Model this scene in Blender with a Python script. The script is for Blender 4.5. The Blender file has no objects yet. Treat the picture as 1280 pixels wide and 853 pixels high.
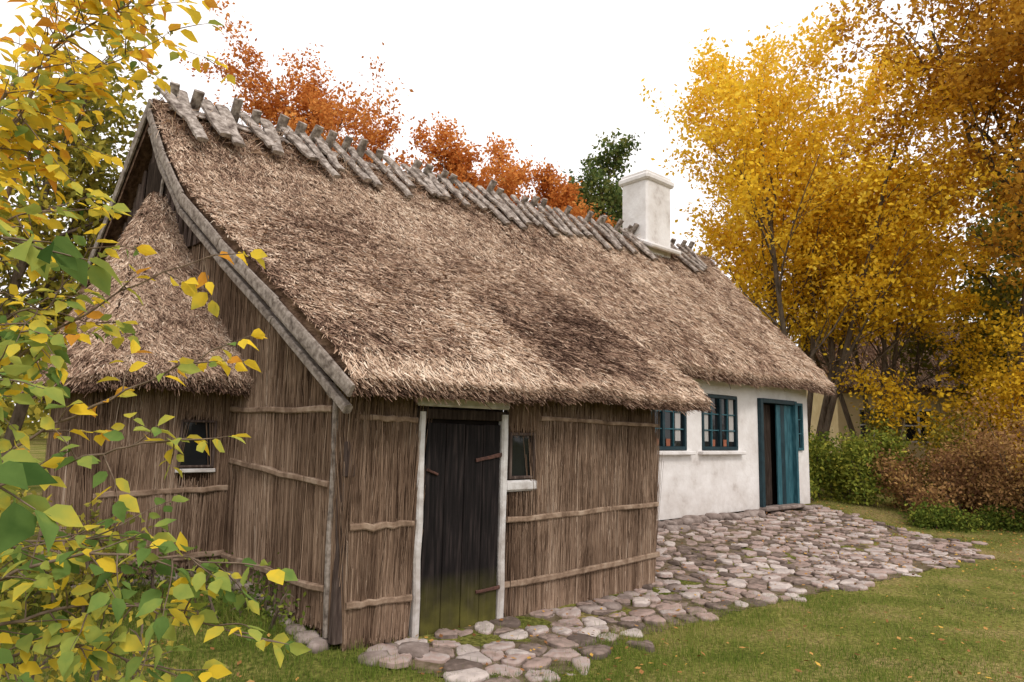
import bpy, math, random
import numpy as np
from mathutils import Vector, Matrix, noise
rng=np.random.default_rng(7); random.seed(7)
PHI=math.radians(41.43); CP,SP=math.cos(PHI),math.sin(PHI)
scene=bpy.context.scene
COL=scene.collection
def sm(t):
    t=np.clip(t,0,1); return t*t*(3-2*t)
def h2w(X,Y): return X*CP-Y*SP, X*SP+Y*CP
def w2h(x,y): return x*CP+y*SP, -x*SP+y*CP
def fbm(x,y,s=1.0,seed=0.0):
    x=np.asarray(x)*s+seed*13.7; y=np.asarray(y)*s-seed*7.3
    v=0;a=1;t=0
    for k in range(4):
        v=v+a*np.sin(x*1.0+1.7*np.sin(y*.9+k*2.1))*np.cos(y*1.1+1.3*np.sin(x*.8+k*1.3)); t+=a
        x,y=(x*.8+y*.6)*2.03+3.1,(y*.8-x*.6)*2.03+1.7; a*=.55
    return v/t*1.5
def ground(x,y):
    X,Y=w2h(np.asarray(x,float),np.asarray(y,float))
    d=np.hypot(x,y)
    return .32*sm((Y-4.3)/2.2)+.012*fbm(x,y,1.1,2)*np.clip(d/4,0,1)

# ---------------------------------------------------------------- materials
def newmat(name):
    m=bpy.data.materials.new(name); m.use_nodes=True
    nt=m.node_tree; nt.nodes.clear()
    return m,nt,nt.nodes,nt.links
def ramp(nodes,stops,interp='LINEAR'):
    r=nodes.new('ShaderNodeValToRGB'); r.color_ramp.interpolation=interp
    e=r.color_ramp.elements
    while len(e)<len(stops): e.new(.5)
    for i,(p,c) in enumerate(stops):
        e[i].position=p; e[i].color=(c[0],c[1],c[2],1)
    return r
def mixc(N,L,fac,A,B,blend='MIX'):
    mx=N.new('ShaderNodeMix'); mx.data_type='RGBA'; mx.blend_type=blend
    for i,v in ((0,fac),(6,A),(7,B)):
        if hasattr(v,'is_linked'): L.new(v,mx.inputs[i])
        else: mx.inputs[i].default_value=v
    return mx.outputs[2]
def mat_var(name,stops,transl=0.0,nscale=20,namt=.25,bump=0.0):
    m,nt,N,L=newmat(name)
    at=N.new('ShaderNodeAttribute'); at.attribute_name='var'
    val=at.outputs['Fac']; no=None
    if namt>0:
        tc=N.new('ShaderNodeTexCoord')
        no=N.new('ShaderNodeTexNoise'); no.inputs['Scale'].default_value=nscale; no.inputs['Detail'].default_value=3
        L.new(tc.outputs['Object'],no.inputs['Vector'])
        ma=N.new('ShaderNodeMath'); ma.operation='MULTIPLY_ADD'; ma.inputs[1].default_value=namt; ma.inputs[2].default_value=-namt/2
        L.new(no.outputs['Fac'],ma.inputs[0])
        ad=N.new('ShaderNodeMath'); ad.operation='ADD'
        L.new(val,ad.inputs[0]); L.new(ma.outputs[0],ad.inputs[1]); val=ad.outputs[0]
    r=ramp(N,stops); L.new(val,r.inputs[0])
    bs=N.new('ShaderNodeBsdfDiffuse'); L.new(r.outputs[0],bs.inputs['Color'])
    out=N.new('ShaderNodeOutputMaterial')
    if bump>0 and no:
        b=N.new('ShaderNodeBump'); b.inputs['Strength'].default_value=bump; b.inputs['Distance'].default_value=.02
        L.new(no.outputs['Fac'],b.inputs['Height']); L.new(b.outputs[0],bs.inputs['Normal'])
    if transl>0:
        tr=N.new('ShaderNodeBsdfTranslucent'); L.new(r.outputs[0],tr.inputs['Color'])
        mx=N.new('ShaderNodeMixShader'); mx.inputs[0].default_value=transl
        L.new(bs.outputs[0],mx.inputs[1]); L.new(tr.outputs[0],mx.inputs[2]); L.new(mx.outputs[0],out.inputs[0])
    else: L.new(bs.outputs[0],out.inputs[0])
    return m
def mat_noise(name,stops,scale=5,stretch=(1,1,1),rough=None,bump=.3,bdist=.02,spec=.25,detail=5):
    m,nt,N,L=newmat(name)
    tc=N.new('ShaderNodeTexCoord'); mp=N.new('ShaderNodeMapping'); mp.inputs['Scale'].default_value=stretch
    L.new(tc.outputs['Object'],mp.inputs['Vector'])
    no=N.new('ShaderNodeTexNoise'); no.inputs['Scale'].default_value=scale; no.inputs['Detail'].default_value=detail
    no.inputs['Roughness'].default_value=.62
    L.new(mp.outputs[0],no.inputs['Vector'])
    r=ramp(N,stops); L.new(no.outputs['Fac'],r.inputs[0])
    if rough is None:
        bs=N.new('ShaderNodeBsdfDiffuse'); L.new(r.outputs[0],bs.inputs['Color'])
    else:
        bs=N.new('ShaderNodeBsdfPrincipled'); bs.inputs['Roughness'].default_value=rough
        bs.inputs['Specular IOR Level'].default_value=spec
        L.new(r.outputs[0],bs.inputs['Base Color'])
    b=N.new('ShaderNodeBump'); b.inputs['Strength'].default_value=bump; b.inputs['Distance'].default_value=bdist
    L.new(no.outputs['Fac'],b.inputs['Height']); L.new(b.outputs[0],bs.inputs['Normal'])
    out=N.new('ShaderNodeOutputMaterial'); L.new(bs.outputs[0],out.inputs[0])
    return m
THATCH_ST=[(0,(.06,.035,.026)),(.25,(.20,.122,.088)),(.5,(.42,.285,.20)),(.75,(.64,.48,.355)),(1,(.82,.69,.55))]
M_thatch=mat_var('thatch_straw',THATCH_ST,namt=0)
M_thbase=mat_noise('thatch_base',[(.3,(.05,.03,.02)),(.5,(.16,.10,.068)),(.7,(.30,.20,.135))],scale=14,stretch=(1,.35,1),bump=.9,bdist=.04)
M_reed=mat_var('reed',[(0,(.035,.021,.015)),(.3,(.125,.08,.055)),(.6,(.27,.185,.13)),(.85,(.42,.31,.23)),(1,(.55,.44,.35))],nscale=2.5,namt=.5)
M_reedbase=mat_noise('reed_base',[(.3,(.03,.018,.012)),(.7,(.12,.076,.052))],scale=9,stretch=(8,8,.5),bump=.8)
M_wood=mat_noise('weathered_wood',[(.3,(.10,.08,.068)),(.5,(.26,.22,.19)),(.72,(.42,.37,.33))],scale=6,stretch=(3,3,3),bump=.5,bdist=.01)
M_ridge=mat_noise('ridge_wood',[(.32,(.08,.06,.052)),(.5,(.27,.23,.20)),(.68,(.52,.46,.415))],scale=4,stretch=(3,3,3),bump=.7,bdist=.015)
M_pole=mat_noise('split_pole',[(.3,(.10,.066,.045)),(.5,(.25,.175,.125)),(.72,(.40,.31,.235))],scale=8,bump=.5,bdist=.01)
M_dark=mat_noise('tarred_wood',[(.3,(.018,.013,.011)),(.55,(.045,.034,.028)),(.75,(.09,.068,.055))],scale=7,stretch=(5,5,.5),bump=.5,bdist=.01)
M_gboard=mat_noise('gable_board',[(.3,(.035,.025,.022)),(.55,(.095,.07,.06)),(.75,(.18,.145,.125))],scale=7,stretch=(6,6,.6),bump=.5,bdist=.01)
M_black=mat_noise('shadow_interior',[(.3,(.01,.008,.007)),(.7,(.02,.016,.013))],scale=3,bump=.1)
M_iron=mat_noise('rusty_iron',[(.3,(.04,.02,.015)),(.7,(.13,.06,.045))],scale=25,bump=.3,rough=.7)
M_teal=mat_noise('teal_paint',[(.3,(.014,.055,.072)),(.5,(.025,.095,.12)),(.72,(.06,.16,.19))],scale=6,stretch=(4,4,.7),rough=.6,bump=.2,bdist=.005)
M_tealdark=mat_noise('dark_blue_paint',[(.3,(.008,.022,.03)),(.7,(.02,.05,.062))],scale=8,rough=.5,bump=.2,bdist=.005)
M_pot=mat_noise('terracotta',[(.3,(.22,.08,.05)),(.7,(.32,.13,.08))],scale=8,bump=.1)
M_rock=mat_noise('fieldstone',[(.3,(.11,.085,.072)),(.5,(.25,.20,.178)),(.7,(.40,.34,.31))],scale=5,bump=.6,bdist=.02)
def limewash(name='limewash',k=1.0):
    m,nt,N,L=newmat(name)
    tc=N.new('ShaderNodeTexCoord')
    n1=N.new('ShaderNodeTexNoise'); n1.inputs['Scale'].default_value=2.2 if k==1 else 7; n1.inputs['Detail'].default_value=9; n1.inputs['Roughness'].default_value=.6
    n2=N.new('ShaderNodeTexNoise'); n2.inputs['Scale'].default_value=9; n2.inputs['Detail'].default_value=6
    L.new(tc.outputs['Object'],n1.inputs[0]); L.new(tc.outputs['Object'],n2.inputs[0])
    r=ramp(N,[(.27,(.42*k,.37*k,.34*k)),(.41 if k==1 else .5,(.66*k,.63*k,.61*k)),(.6,(.77*k,.75*k,.74*k))]); L.new(n1.outputs['Fac'],r.inputs[0])
    sx=N.new('ShaderNodeSeparateXYZ'); L.new(tc.outputs['Object'],sx.inputs[0])
    mr=N.new('ShaderNodeMapRange'); mr.inputs['From Min'].default_value=.40; mr.inputs['From Max'].default_value=.85; mr.inputs['To Min'].default_value=.65; mr.inputs['To Max'].default_value=0
    L.new(sx.outputs['Z'],mr.inputs['Value'])
    mu=N.new('ShaderNodeMath'); mu.operation='MULTIPLY'; L.new(mr.outputs[0],mu.inputs[0]); L.new(n2.outputs['Fac'],mu.inputs[1])
    c=mixc(N,L,mu.outputs[0],r.outputs[0],(.33,.27,.22,1))
    bs=N.new('ShaderNodeBsdfDiffuse'); L.new(c,bs.inputs['Color'])
    b=N.new('ShaderNodeBump'); b.inputs['Strength'].default_value=.4; b.inputs['Distance'].default_value=.03
    ad=N.new('ShaderNodeMath'); ad.operation='ADD'; L.new(n1.outputs['Fac'],ad.inputs[0]); L.new(n2.outputs['Fac'],ad.inputs[1])
    L.new(ad.outputs[0],b.inputs['Height']); L.new(b.outputs[0],bs.inputs['Normal'])
    o=N.new('ShaderNodeOutputMaterial'); L.new(bs.outputs[0],o.inputs[0]); return m
M_white=limewash()
M_jamb=limewash('worn_limewash',.8)
def doormat():
    m,nt,N,L=newmat('black_door_paint')
    tc=N.new('ShaderNodeTexCoord'); mp=N.new('ShaderNodeMapping'); mp.inputs['Scale'].default_value=(9,9,.6)
    L.new(tc.outputs['Object'],mp.inputs[0])
    n=N.new('ShaderNodeTexNoise'); n.inputs['Scale'].default_value=5; n.inputs['Detail'].default_value=8; L.new(mp.outputs[0],n.inputs[0])
    r=ramp(N,[(.35,(.006,.005,.005)),(.55,(.014,.011,.011)),(.75,(.038,.029,.027))]); L.new(n.outputs['Fac'],r.inputs[0])
    sx=N.new('ShaderNodeSeparateXYZ'); L.new(tc.outputs['Object'],sx.inputs[0])
    mr=N.new('ShaderNodeMapRange'); mr.inputs['From Min'].default_value=.08; mr.inputs['From Max'].default_value=.50; mr.inputs['To Min'].default_value=1.3; mr.inputs['To Max'].default_value=0
    L.new(sx.outputs['Z'],mr.inputs['Value'])
    n2=N.new('ShaderNodeTexNoise'); n2.inputs['Scale'].default_value=7; n2.inputs['Detail'].default_value=8; L.new(tc.outputs['Object'],n2.inputs[0])
    mu=N.new('ShaderNodeMath'); mu.operation='MULTIPLY'; L.new(mr.outputs[0],mu.inputs[0]); L.new(n2.outputs['Fac'],mu.inputs[1])
    c=mixc(N,L,mu.outputs[0],r.outputs[0],(.12,.11,.025,1))
    bs=N.new('ShaderNodeBsdfPrincipled'); bs.inputs['Roughness'].default_value=.75; bs.inputs['Specular IOR Level'].default_value=.12; L.new(c,bs.inputs['Base Color'])
    b=N.new('ShaderNodeBump'); b.inputs['Strength'].default_value=.4; b.inputs['Distance'].default_value=.01
    L.new(n.outputs['Fac'],b.inputs['Height']); L.new(b.outputs[0],bs.inputs['Normal'])
    o=N.new('ShaderNodeOutputMaterial'); L.new(bs.outputs[0],o.inputs[0]); return m
M_door=doormat()
def glassmat():
    m,nt,N,L=newmat('old_glass')
    bs=N.new('ShaderNodeBsdfPrincipled'); bs.inputs['Roughness'].default_value=.06; bs.inputs['Base Color'].default_value=(.012,.014,.016,1); bs.inputs['Specular IOR Level'].default_value=.3
    tc=N.new('ShaderNodeTexCoord'); n=N.new('ShaderNodeTexNoise'); n.inputs['Scale'].default_value=4; L.new(tc.outputs['Object'],n.inputs[0])
    b=N.new('ShaderNodeBump'); b.inputs['Strength'].default_value=.15; b.inputs['Distance'].default_value=.02; L.new(n.outputs['Fac'],b.inputs['Height']); L.new(b.outputs[0],bs.inputs['Normal'])
    o=N.new('ShaderNodeOutputMaterial'); L.new(bs.outputs[0],o.inputs[0]); return m
M_glass=glassmat()

# ---------------------------------------------------------------- mesh helpers
def addobj(name,me,parent=None,mat=None):
    ob=bpy.data.objects.new(name,me); COL.objects.link(ob)
    if mat: me.materials.append(mat)
    if parent: ob.parent=parent
    return ob
def mesh_np(name,V,F,mat,var=None,parent=None,smooth=False):
    me=bpy.data.meshes.new(name); V=np.asarray(V,dtype=np.float32); F=np.asarray(F,dtype=np.int32)
    M,k=F.shape
    me.vertices.add(len(V)); me.vertices.foreach_set('co',V.ravel())
    me.loops.add(M*k); me.loops.foreach_set('vertex_index',F.ravel())
    me.polygons.add(M); me.polygons.foreach_set('loop_start',np.arange(0,M*k,k,dtype=np.int32))
    me.update(calc_edges=True)
    if var is not None:
        a=me.attributes.new('var','FLOAT','FACE'); a.data.foreach_set('value',np.asarray(var,dtype=np.float32))
    me.polygons.foreach_set('use_smooth',np.full(M,smooth,dtype=bool))
    return addobj(name,me,parent,mat)
def nrm(v): return v/np.maximum(np.linalg.norm(v,axis=-1,keepdims=True),1e-9)
def strands(P,D,Nn,L,W,taper=.45):
    S=nrm(np.cross(D,Nn))*(W[:,None]/2)
    E=P+D*L[:,None]
    V=np.stack([P-S,P+S,E+S*taper,E-S*taper],1).reshape(-1,3)
    F=np.arange(len(P)*4).reshape(-1,4)
    return V,F
def grid_mesh(name,G,mat,parent=None,thick=None,smooth=True):
    n,m=G.shape[:2]
    V=[G.reshape(-1,3)]; idx=np.arange(n*m).reshape(n,m)
    F=[np.stack([idx[:-1,:-1],idx[1:,:-1],idx[1:,1:],idx[:-1,1:]],-1).reshape(-1,4)]
    if thick is not None:
        B=G+np.array(thick); V.append(B.reshape(-1,3)); j=idx+n*m
        F.append(np.stack([j[:-1,:-1],j[:-1,1:],j[1:,1:],j[1:,:-1]],-1).reshape(-1,4))
        for a,b in ((idx[0],j[0]),(idx[-1],j[-1]),(idx[:,0],j[:,0]),(idx[:,-1],j[:,-1])):
            F.append(np.stack([a[:-1],a[1:],b[1:],b[:-1]],-1))
    return mesh_np(name,np.concatenate(V),np.concatenate(F),mat,None,parent,smooth)
def box(name,c,s,mat,parent=None,rot=(0,0,0),bevel=.006):
    import bmesh
    me=bpy.data.meshes.new(name); bm=bmesh.new(); bmesh.ops.create_cube(bm,size=1)
    bmesh.ops.scale(bm,vec=s,verts=bm.verts)
    if bevel>0: bmesh.ops.bevel(bm,geom=bm.edges[:],offset=min(bevel,min(s)*.3),segments=1,affect='EDGES')
    R=(Matrix.Translation(c)@Matrix.Rotation(rot[2],4,'Z')@Matrix.Rotation(rot[1],4,'Y')@Matrix.Rotation(rot[0],4,'X'))
    bm.transform(R); bm.to_mesh(me); bm.free()
    return addobj(name,me,parent,mat)
def beam_data(p0,p1,w,t,up=(0,0,1),seg=6,jit=.012,taper=1.0):
    p0=np.array(p0,float);p1=np.array(p1,float); d=nrm((p1-p0)[None])[0]
    u=np.array(up,float); s=np.cross(d,u); s/=np.linalg.norm(s)+1e-9; n=np.cross(s,d)
    V=[];F=[]
    j=rng.normal(0,jit,(seg+1,2)); 
    for i in range(seg+1):
        f=i/seg; c=p0+(p1-p0)*f + s*j[i,0]+n*j[i,1]*.5
        k=(1+(taper-1)*f)*(1+rng.normal(0,.06))
        for a,b in ((-1,-.6),(-.6,-1),(.6,-1),(1,-.6),(1,.6),(.6,1),(-.6,1),(-1,.6)):
            V.append(c+s*a*w/2*k+n*b*t/2*k)
    for i in range(seg):
        for q in range(8):
            F.append((i*8+q,i*8+(q+1)%8,(i+1)*8+(q+1)%8,(i+1)*8+q))
    F.append(tuple(range(7,-1,-1))); F.append(tuple(range(seg*8,seg*8+8)))
    return V,F
class Multi:
    def __init__(s): s.V=[];s.F=[]
    def add(s,VF):
        o=len(s.V); s.V+= [tuple(v) for v in VF[0]]; s.F+=[tuple(i+o for i in f) for f in VF[1]]
    def make(s,name,mat,parent=None,smooth=False):
        me=bpy.data.meshes.new(name); me.from_pydata(s.V,[],s.F); me.update()
        if smooth:
            for p in me.polygons: p.use_smooth=True
        return addobj(name,me,parent,mat)
def beam(name,p0,p1,w,t,mat,parent=None,up=(0,0,1),seg=6,jit=.012,taper=1.0):
    m=Multi(); m.add(beam_data(p0,p1,w,t,up,seg,jit,taper)); return m.make(name,mat,parent)
def rock_data(c,s,seed):
    import bmesh
    bm=bmesh.new(); bmesh.ops.create_icosphere(bm,subdivisions=2,radius=1)
    o=Vector((seed*3.1,seed*1.7,seed*.9)); a=seed*2.3
    V=[]
    for v in bm.verts:
        k=1+.42*noise.noise(v.co*1.3+o)+.16*noise.noise(v.co*3+o)
        p=v.co*k; x=p.x*s[0];y=p.y*s[1];z=min(p.z,.7)*s[2]
        V.append((c[0]+x*math.cos(a)-y*math.sin(a),c[1]+x*math.sin(a)+y*math.cos(a),c[2]+z))
    bm.verts.index_update(); F=[tuple(v.index for v in f.verts) for f in bm.faces]; bm.free()
    return V,F
def spline(P,n):
    P=[np.array(p,float) for p in P]; P=[2*P[0]-P[1]]+P+[2*P[-1]-P[-2]]; out=[]
    segs=len(P)-3
    for i in range(n):
        t=i/(n-1)*segs; k=min(int(t),segs-1); f=t-k; a,b,c,d=P[k:k+4]
        out.append(.5*((2*b)+(-a+c)*f+(2*a-5*b+4*c-d)*f*f+(-a+3*b-3*c+d)*f**3))
    return out

# ================================================================= COTTAGE
H=bpy.data.objects.new('thatched_cottage',None); COL.objects.link(H); H.rotation_euler=(0,0,PHI)
YR=8.7; XE=13.72; XO=6.84; YEO=4.35; YEM=5.95
def xl(Y): return 2.33-.112*(Y-4.35)
def gx(Y): return 2.55-.12*(Y-4.72)
def ridgeZ(X):
    t=(X-1.87)/11.9; return 5.52+.27*t-.07*np.sin(np.pi*np.clip(t,0,1))
def mainz(X,Y):
    t=(YR-Y)/(YR-YEM); w=1-sm((X-1.9)/3.5); tt=np.clip(t,0,1)
    return ridgeZ(X)+(2.80-ridgeZ(X))*t-(.05+.24*w)*np.sin(np.pi*tt)
def outz(X,Y):
    return 2.15+.04*(X-2.3)/4.5+.625*(Y-YEO)-.06*(1-sm((Y-YEO)/.25))
def lump(X,Y): return .024*fbm(X,Y,1.6,1)+.013*fbm(X,Y*1.2,8,2)
def roofz(X,Y):
    a=mainz(X,Y); b=outz(X,Y); k=.10; m=np.maximum(a,b)
    z=m+k*np.log(np.exp((a-m)/k)+np.exp((b-m)/k))-.04
    z=np.where(X>6.9,a,z)
    return z+lump(X,Y)
def SA(a,b):
    Y=YR+(YEO-YR)*b+.045*fbm(a*9,b*0,1,3)*b; X=xl(Y)+(XO-xl(Y))*a+.04*fbm(Y,Y*0,2.2,5)*(a>.99)
    return np.stack([X,Y,roofz(X,Y)],-1)
def SB(a,b):
    X=XO+(XE-XO)*a; X=X+.04*fbm(b*8,b*0,1,5)*a
    Y=YR+(YEM-YR)*b+.04*fbm(X,X*0,1.5,4)*b
    return np.stack([X,Y,mainz(X,Y)-.05*sm((b-.92)/.08)+lump(X,Y)],-1)
def SC(a,b):
    Y=YR+(11.5-YR)*b; X=(1.85-.112*(Y-YR))*(1-a)+XE*a
    return np.stack([X,Y,ridgeZ(X)-1.03*(Y-YR)],-1)
AX=1.90
def SW(a,b):
    Y=8.5+(6.22-8.5)*b; xr=gx(Y)-.01; xlft=AX+(1.12-AX)*b
    X=xlft+(xr-xlft)*a
    z=4.33+(2.08-4.33)*b-.10*np.sin(np.pi*b)-.04*(1-sm(a/.25))*b
    return np.stack([X,Y,z+lump(X,Y)],-1)
_ev=np.array(spline([(1.12,6.22),(.92,6.55),(.84,7.2),(.90,8.0),(1.15,8.9),(1.7,9.6)],60))
def SWH(a,b): # rounded wing end
    ta=np.clip(a,0,1)*59; ex=np.interp(ta,np.arange(60),_ev[:,0]); ey=np.interp(ta,np.arange(60),_ev[:,1])
    X=AX+(ex-AX)*b; Y=8.5+(ey-8.5)*b
    z=4.33+(2.04-4.33)*b-.06*np.sin(np.pi*b)
    return np.stack([X,Y,z+lump(X,Y)],-1)
def gridof(S,n,m):
    a,b=np.meshgrid(np.linspace(0,1,m),np.linspace(0,1,n)); return S(a,b)
grid_mesh('roof_thatch_front',gridof(SA,90,90),M_thbase,H,(0,0.03,-.15))
grid_mesh('roof_thatch_main',gridof(SB,60,100),M_thbase,H,(0,0.03,-.22))
grid_mesh('roof_thatch_rear',gridof(SC,20,40),M_thbase,H,(0,-.03,-.24))
grid_mesh('wing_roof_front',gridof(SW,40,34),M_thbase,H,(0,0.03,-.15))
grid_mesh('wing_roof_hip',gridof(SWH,40,40),M_thbase,H,(0.03,0,-.15))
def straw_on(S,N,L0,L1,W0,W1,tri=False,shade=0.0,seed=1,spread=.42,lift=.16):
    a=rng.random(N); b=rng.random(N); b=np.sqrt(b) if tri else b
    P=S(a,b); e=.004
    Pb=S(a,b-e); Pa=S(a*(1-e),b); Pa2=S(np.clip(a+e,0,1),b)
    D=nrm(P-Pb); A=nrm(Pa2-Pa+1e-9); Nn=nrm(np.cross(D,A)); Nn*=np.sign(Nn[:,2:3]+1e-9)
    sw=.25*fbm(P[:,0],P[:,1],5,seed+5)[:,None]
    D=nrm(D+A*(rng.normal(0,spread,(N,1))+sw)+Nn*np.abs(rng.normal(0,lift,(N,1))))
    L=rng.uniform(L0,L1,N); W=rng.uniform(W0,W1,N)
    lf=fbm(P[:,0],P[:,1]*.7,1.3,seed)*.17+fbm(P[:,0],P[:,1],5,seed+1)*.13+fbm(P[:,0],P[:,1]*.8,17,seed+2)*.16
    var=.58+lf+rng.normal(0,.20,N)+shade*b
    Nt=nrm(Nn+A*rng.normal(0,.6,(N,1)))
    V,F=strands(P+Nn*rng.uniform(0,.022,(N,1)),D,Nt,L,W)
    return V,F,var,P,b
Vs=[];Fs=[];vs=[]
def acc(V,F,var):
    o=sum(len(v) for v in Vs); Vs.append(V);Fs.append(F+o);vs.append(var)
V,F,var,P,b=straw_on(SA,125000,.03,.11,.005,.014,seed=1)
dk=.27*sm((fbm(P[:,0],P[:,1],.9,9)+.35)/.7)*sm((b-.45)/.25)*(1-sm((b-.93)/.06)); var=var-dk+.08*(b>.955)-.12*(b<.05); acc(V,F,var)
V,F,var,P,b=straw_on(SB,75000,.05,.14,.008,.018,seed=1); acc(V,F,var+.03-.10*(b<.06))
V,F,var,P,b=straw_on(SC,4000,.1,.3,.02,.04,seed=2); acc(V,F,var)
V,F,var,P,b=straw_on(SW,24000,.04,.11,.004,.012,tri=True,seed=4); acc(V,F,var-.05)
V,F,var,P,b=straw_on(SWH,22000,.04,.11,.004,.012,tri=True,seed=4); acc(V,F,var-.06)
for S in (SA,SB):
    N=4500; a=rng.random(N); b=rng.random(N)*.09; P=S(a,b)+np.array([0,0,.02])+rng.normal(0,.03,(N,3)); D=nrm(np.array([0,-.6,-.4])+rng.normal(0,.6,(N,3)))
    V,F=strands(P,D,nrm(np.array([0,-.6,.6])+rng.normal(0,.5,(N,3))),rng.uniform(.08,.2,N),rng.uniform(.006,.014,N)); acc(V,F,.45+rng.normal(0,.2,N)+.15*fbm(P[:,0],P[:,1],5,3))
def fringe(S,N,edge,th,L0,L1,W0,W1,outdir,shade):
    t=rng.random(N)
    a,b={'b1':(t,np.ones(N)),'a1':(np.ones(N),t)}[edge]
    P=S(a,b); e=.01
    D=nrm(S(a,b)-S(a,b-e))
    h=rng.random(N); P=P+np.array([0,0,-1])*(h*th)[:,None]+np.array(outdir)*(.02-.03*h[:,None])
    D=nrm(D+np.array(outdir)*.35+rng.normal(0,.24,(N,3))+np.array([0,0,-.1])*rng.random((N,1)))
    Nn=nrm(np.array([0,-.8,.5])+rng.normal(0,.5,(N,3)))
    V,F=strands(P-D*.05,D,Nn,rng.uniform(L0,L1,N)*(1+.5*(rng.random(N)>.93)),rng.uniform(W0,W1,N))
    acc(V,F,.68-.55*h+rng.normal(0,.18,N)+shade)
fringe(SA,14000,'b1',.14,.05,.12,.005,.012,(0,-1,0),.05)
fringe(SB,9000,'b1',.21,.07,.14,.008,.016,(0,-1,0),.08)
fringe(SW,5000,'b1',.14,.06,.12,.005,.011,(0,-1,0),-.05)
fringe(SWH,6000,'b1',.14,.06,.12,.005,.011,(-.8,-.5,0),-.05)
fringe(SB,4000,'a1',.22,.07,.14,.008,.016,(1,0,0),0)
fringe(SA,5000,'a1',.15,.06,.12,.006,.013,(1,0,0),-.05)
mesh_np('thatch_straw',np.concatenate(Vs),np.concatenate(Fs),M_thatch,np.concatenate(vs),H)

# ridge timbers: split oak pieces straddling the ridge
m=Multi()
X=1.98
while X<13.1:
    if not(10.95<X<11.9):
        z=float(ridgeZ(X)); l=rng.uniform(.44,.70); sl=1.10; j=rng.normal(.12,.08); q=rng.normal(0,.05)
        hh=rng.uniform(.01,.07); wd=rng.uniform(.12,.19)
        m.add(beam_data((X-.06,YR+hh,z+.135+hh*sl),(X+j,YR-l,z+.135-l*sl),wd,.06,(0,-.7,.7),5,.012,.88))
        if rng.random()<.85: m.add(beam_data((X+.13+q,YR-rng.uniform(.06,.13),z+rng.uniform(.21,.31)),(X+.1-q,YR+l,z+.05-l*sl),.11,.07,(0,.7,.7),4,.01))
    X+=rng.uniform(.23,.33)
m.make('ridge_timbers',M_ridge,H)
m=Multi()
for x0 in np.arange(2.0,12.9,1.5):
    x1=min(x0+1.65,13.2)
    if x0<11.4<x1 or x0<11.0<x1: continue
    z0,z1=float(ridgeZ(x0)),float(ridgeZ(x1))
    m.add(beam_data((x0,YR-.13,z0-.08+rng.normal(0,.01)),(x1,YR-.13,z1-.08),.15,.03,(0,-.7,.7),5,.01))
m.make('ridge_boards',M_ridge,H)

cx=11.42
box('chimney_stack',(cx,YR,5.95),(.84,.68,2.1),M_white,H,bevel=.04)
box('chimney_cap',(cx,YR,6.98),(.96,.80,.15),M_white,H,bevel=.04)
box('chimney_top',(cx,YR,7.08),(.86,.70,.1),M_white,H,bevel=.03)
box('chimney_flue',(cx,YR,7.135),(.55,.4,.03),M_black,H,bevel=0)
box('chimney_collar',(cx,YR-.2,5.60),(1.0,.75,.10),M_white,H,rot=(math.radians(25),0,0),bevel=.03)

ply=[4.28,5.4,6.5,7.5,8.15,8.72]
for a,b_ in zip(ply[:-1],ply[1:]):
    za=float(roofz(np.array(xl(a)),np.array(a)))-.12; zb=float(roofz(np.array(xl(b_)),np.array(b_)))-.12
    if a<4.3: za+=.03
    beam('verge_board',(xl(a)-.035,a,za),(xl(b_)-.035,b_+.02,zb),.035,.11,M_wood,H,seg=3,jit=.003)
    beam('verge_batten',(xl(a)+.03,a+.15,za-.12),(xl(b_)+.03,b_+.15,zb-.12),.07,.07,M_wood,H,seg=3,jit=.003)
beam('verge_board_rear',(1.85-.03,8.66,5.46),(1.67-.03,10.35,5.46-1.03*1.69),.035,.13,M_wood,H,seg=4,jit=.004)
beam('gable_strut',(gx(5.9)-.09,5.95,2.80),(gx(4.8)-.09,4.8,1.90),.05,.09,M_wood,H)

# ---- reed walls
def reeds(name,p0,p1,zb,ztop,out,N,skip=None,lenr=(.5,1.6),w=(.004,.010),shade=0.0):
    p0=np.array(p0,float);p1=np.array(p1,float); d=p1-p0; Lw=np.linalg.norm(d); d/=Lw; out=np.array(out,float); out/=np.linalg.norm(out)
    t=rng.random(N)*Lw
    zt=ztop(t); L=rng.uniform(*lenr,N)
    L=np.minimum(L,zt-zb)
    z0=zb+rng.random(N)*(zt-L-zb); low=rng.random(N)<.45; z0=np.where(low,zb+rng.normal(0,.03,N),z0)
    L=np.maximum(L,.1)
    keep=(zt-zb>.05)
    if skip: keep&=~np.array([bool(skip(a,b_,c)) for a,b_,c in zip(t,z0,z0+L)])
    t,z0,L=t[keep],z0[keep],L[keep]; n=len(t)
    tilt=rng.normal(0,.05,n); off=rng.uniform(0,.04,n); W=rng.uniform(*w,n)
    d3=np.array([d[0],d[1],0]); o3=np.array([out[0],out[1],0])
    B=np.array([p0[0],p0[1],0])+d3*t[:,None]+o3*off[:,None]; B[:,2]=z0
    T=B+d3*(tilt*L)[:,None]+o3*rng.normal(0,.014,(n,1)); T[:,2]=z0+L
    s=d3*W[:,None]/2; q=o3*(W*.45)[:,None]
    V=np.stack([B-s,B+q,B+s,T+s*.6,T+q*.6,T-s*.6],1).reshape(-1,3)
    i=np.arange(n)[:,None]*6
    F=np.concatenate([i+np.array([0,1,4,5]),i+np.array([1,2,3,4])],1).reshape(-1,4)
    tt=B[:,0]*3+B[:,1]*3
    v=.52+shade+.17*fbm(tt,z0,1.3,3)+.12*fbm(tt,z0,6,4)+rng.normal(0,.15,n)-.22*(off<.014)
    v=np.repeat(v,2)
    mesh_np(name,V,F,M_reed,v,H)
YF=4.72
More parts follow.
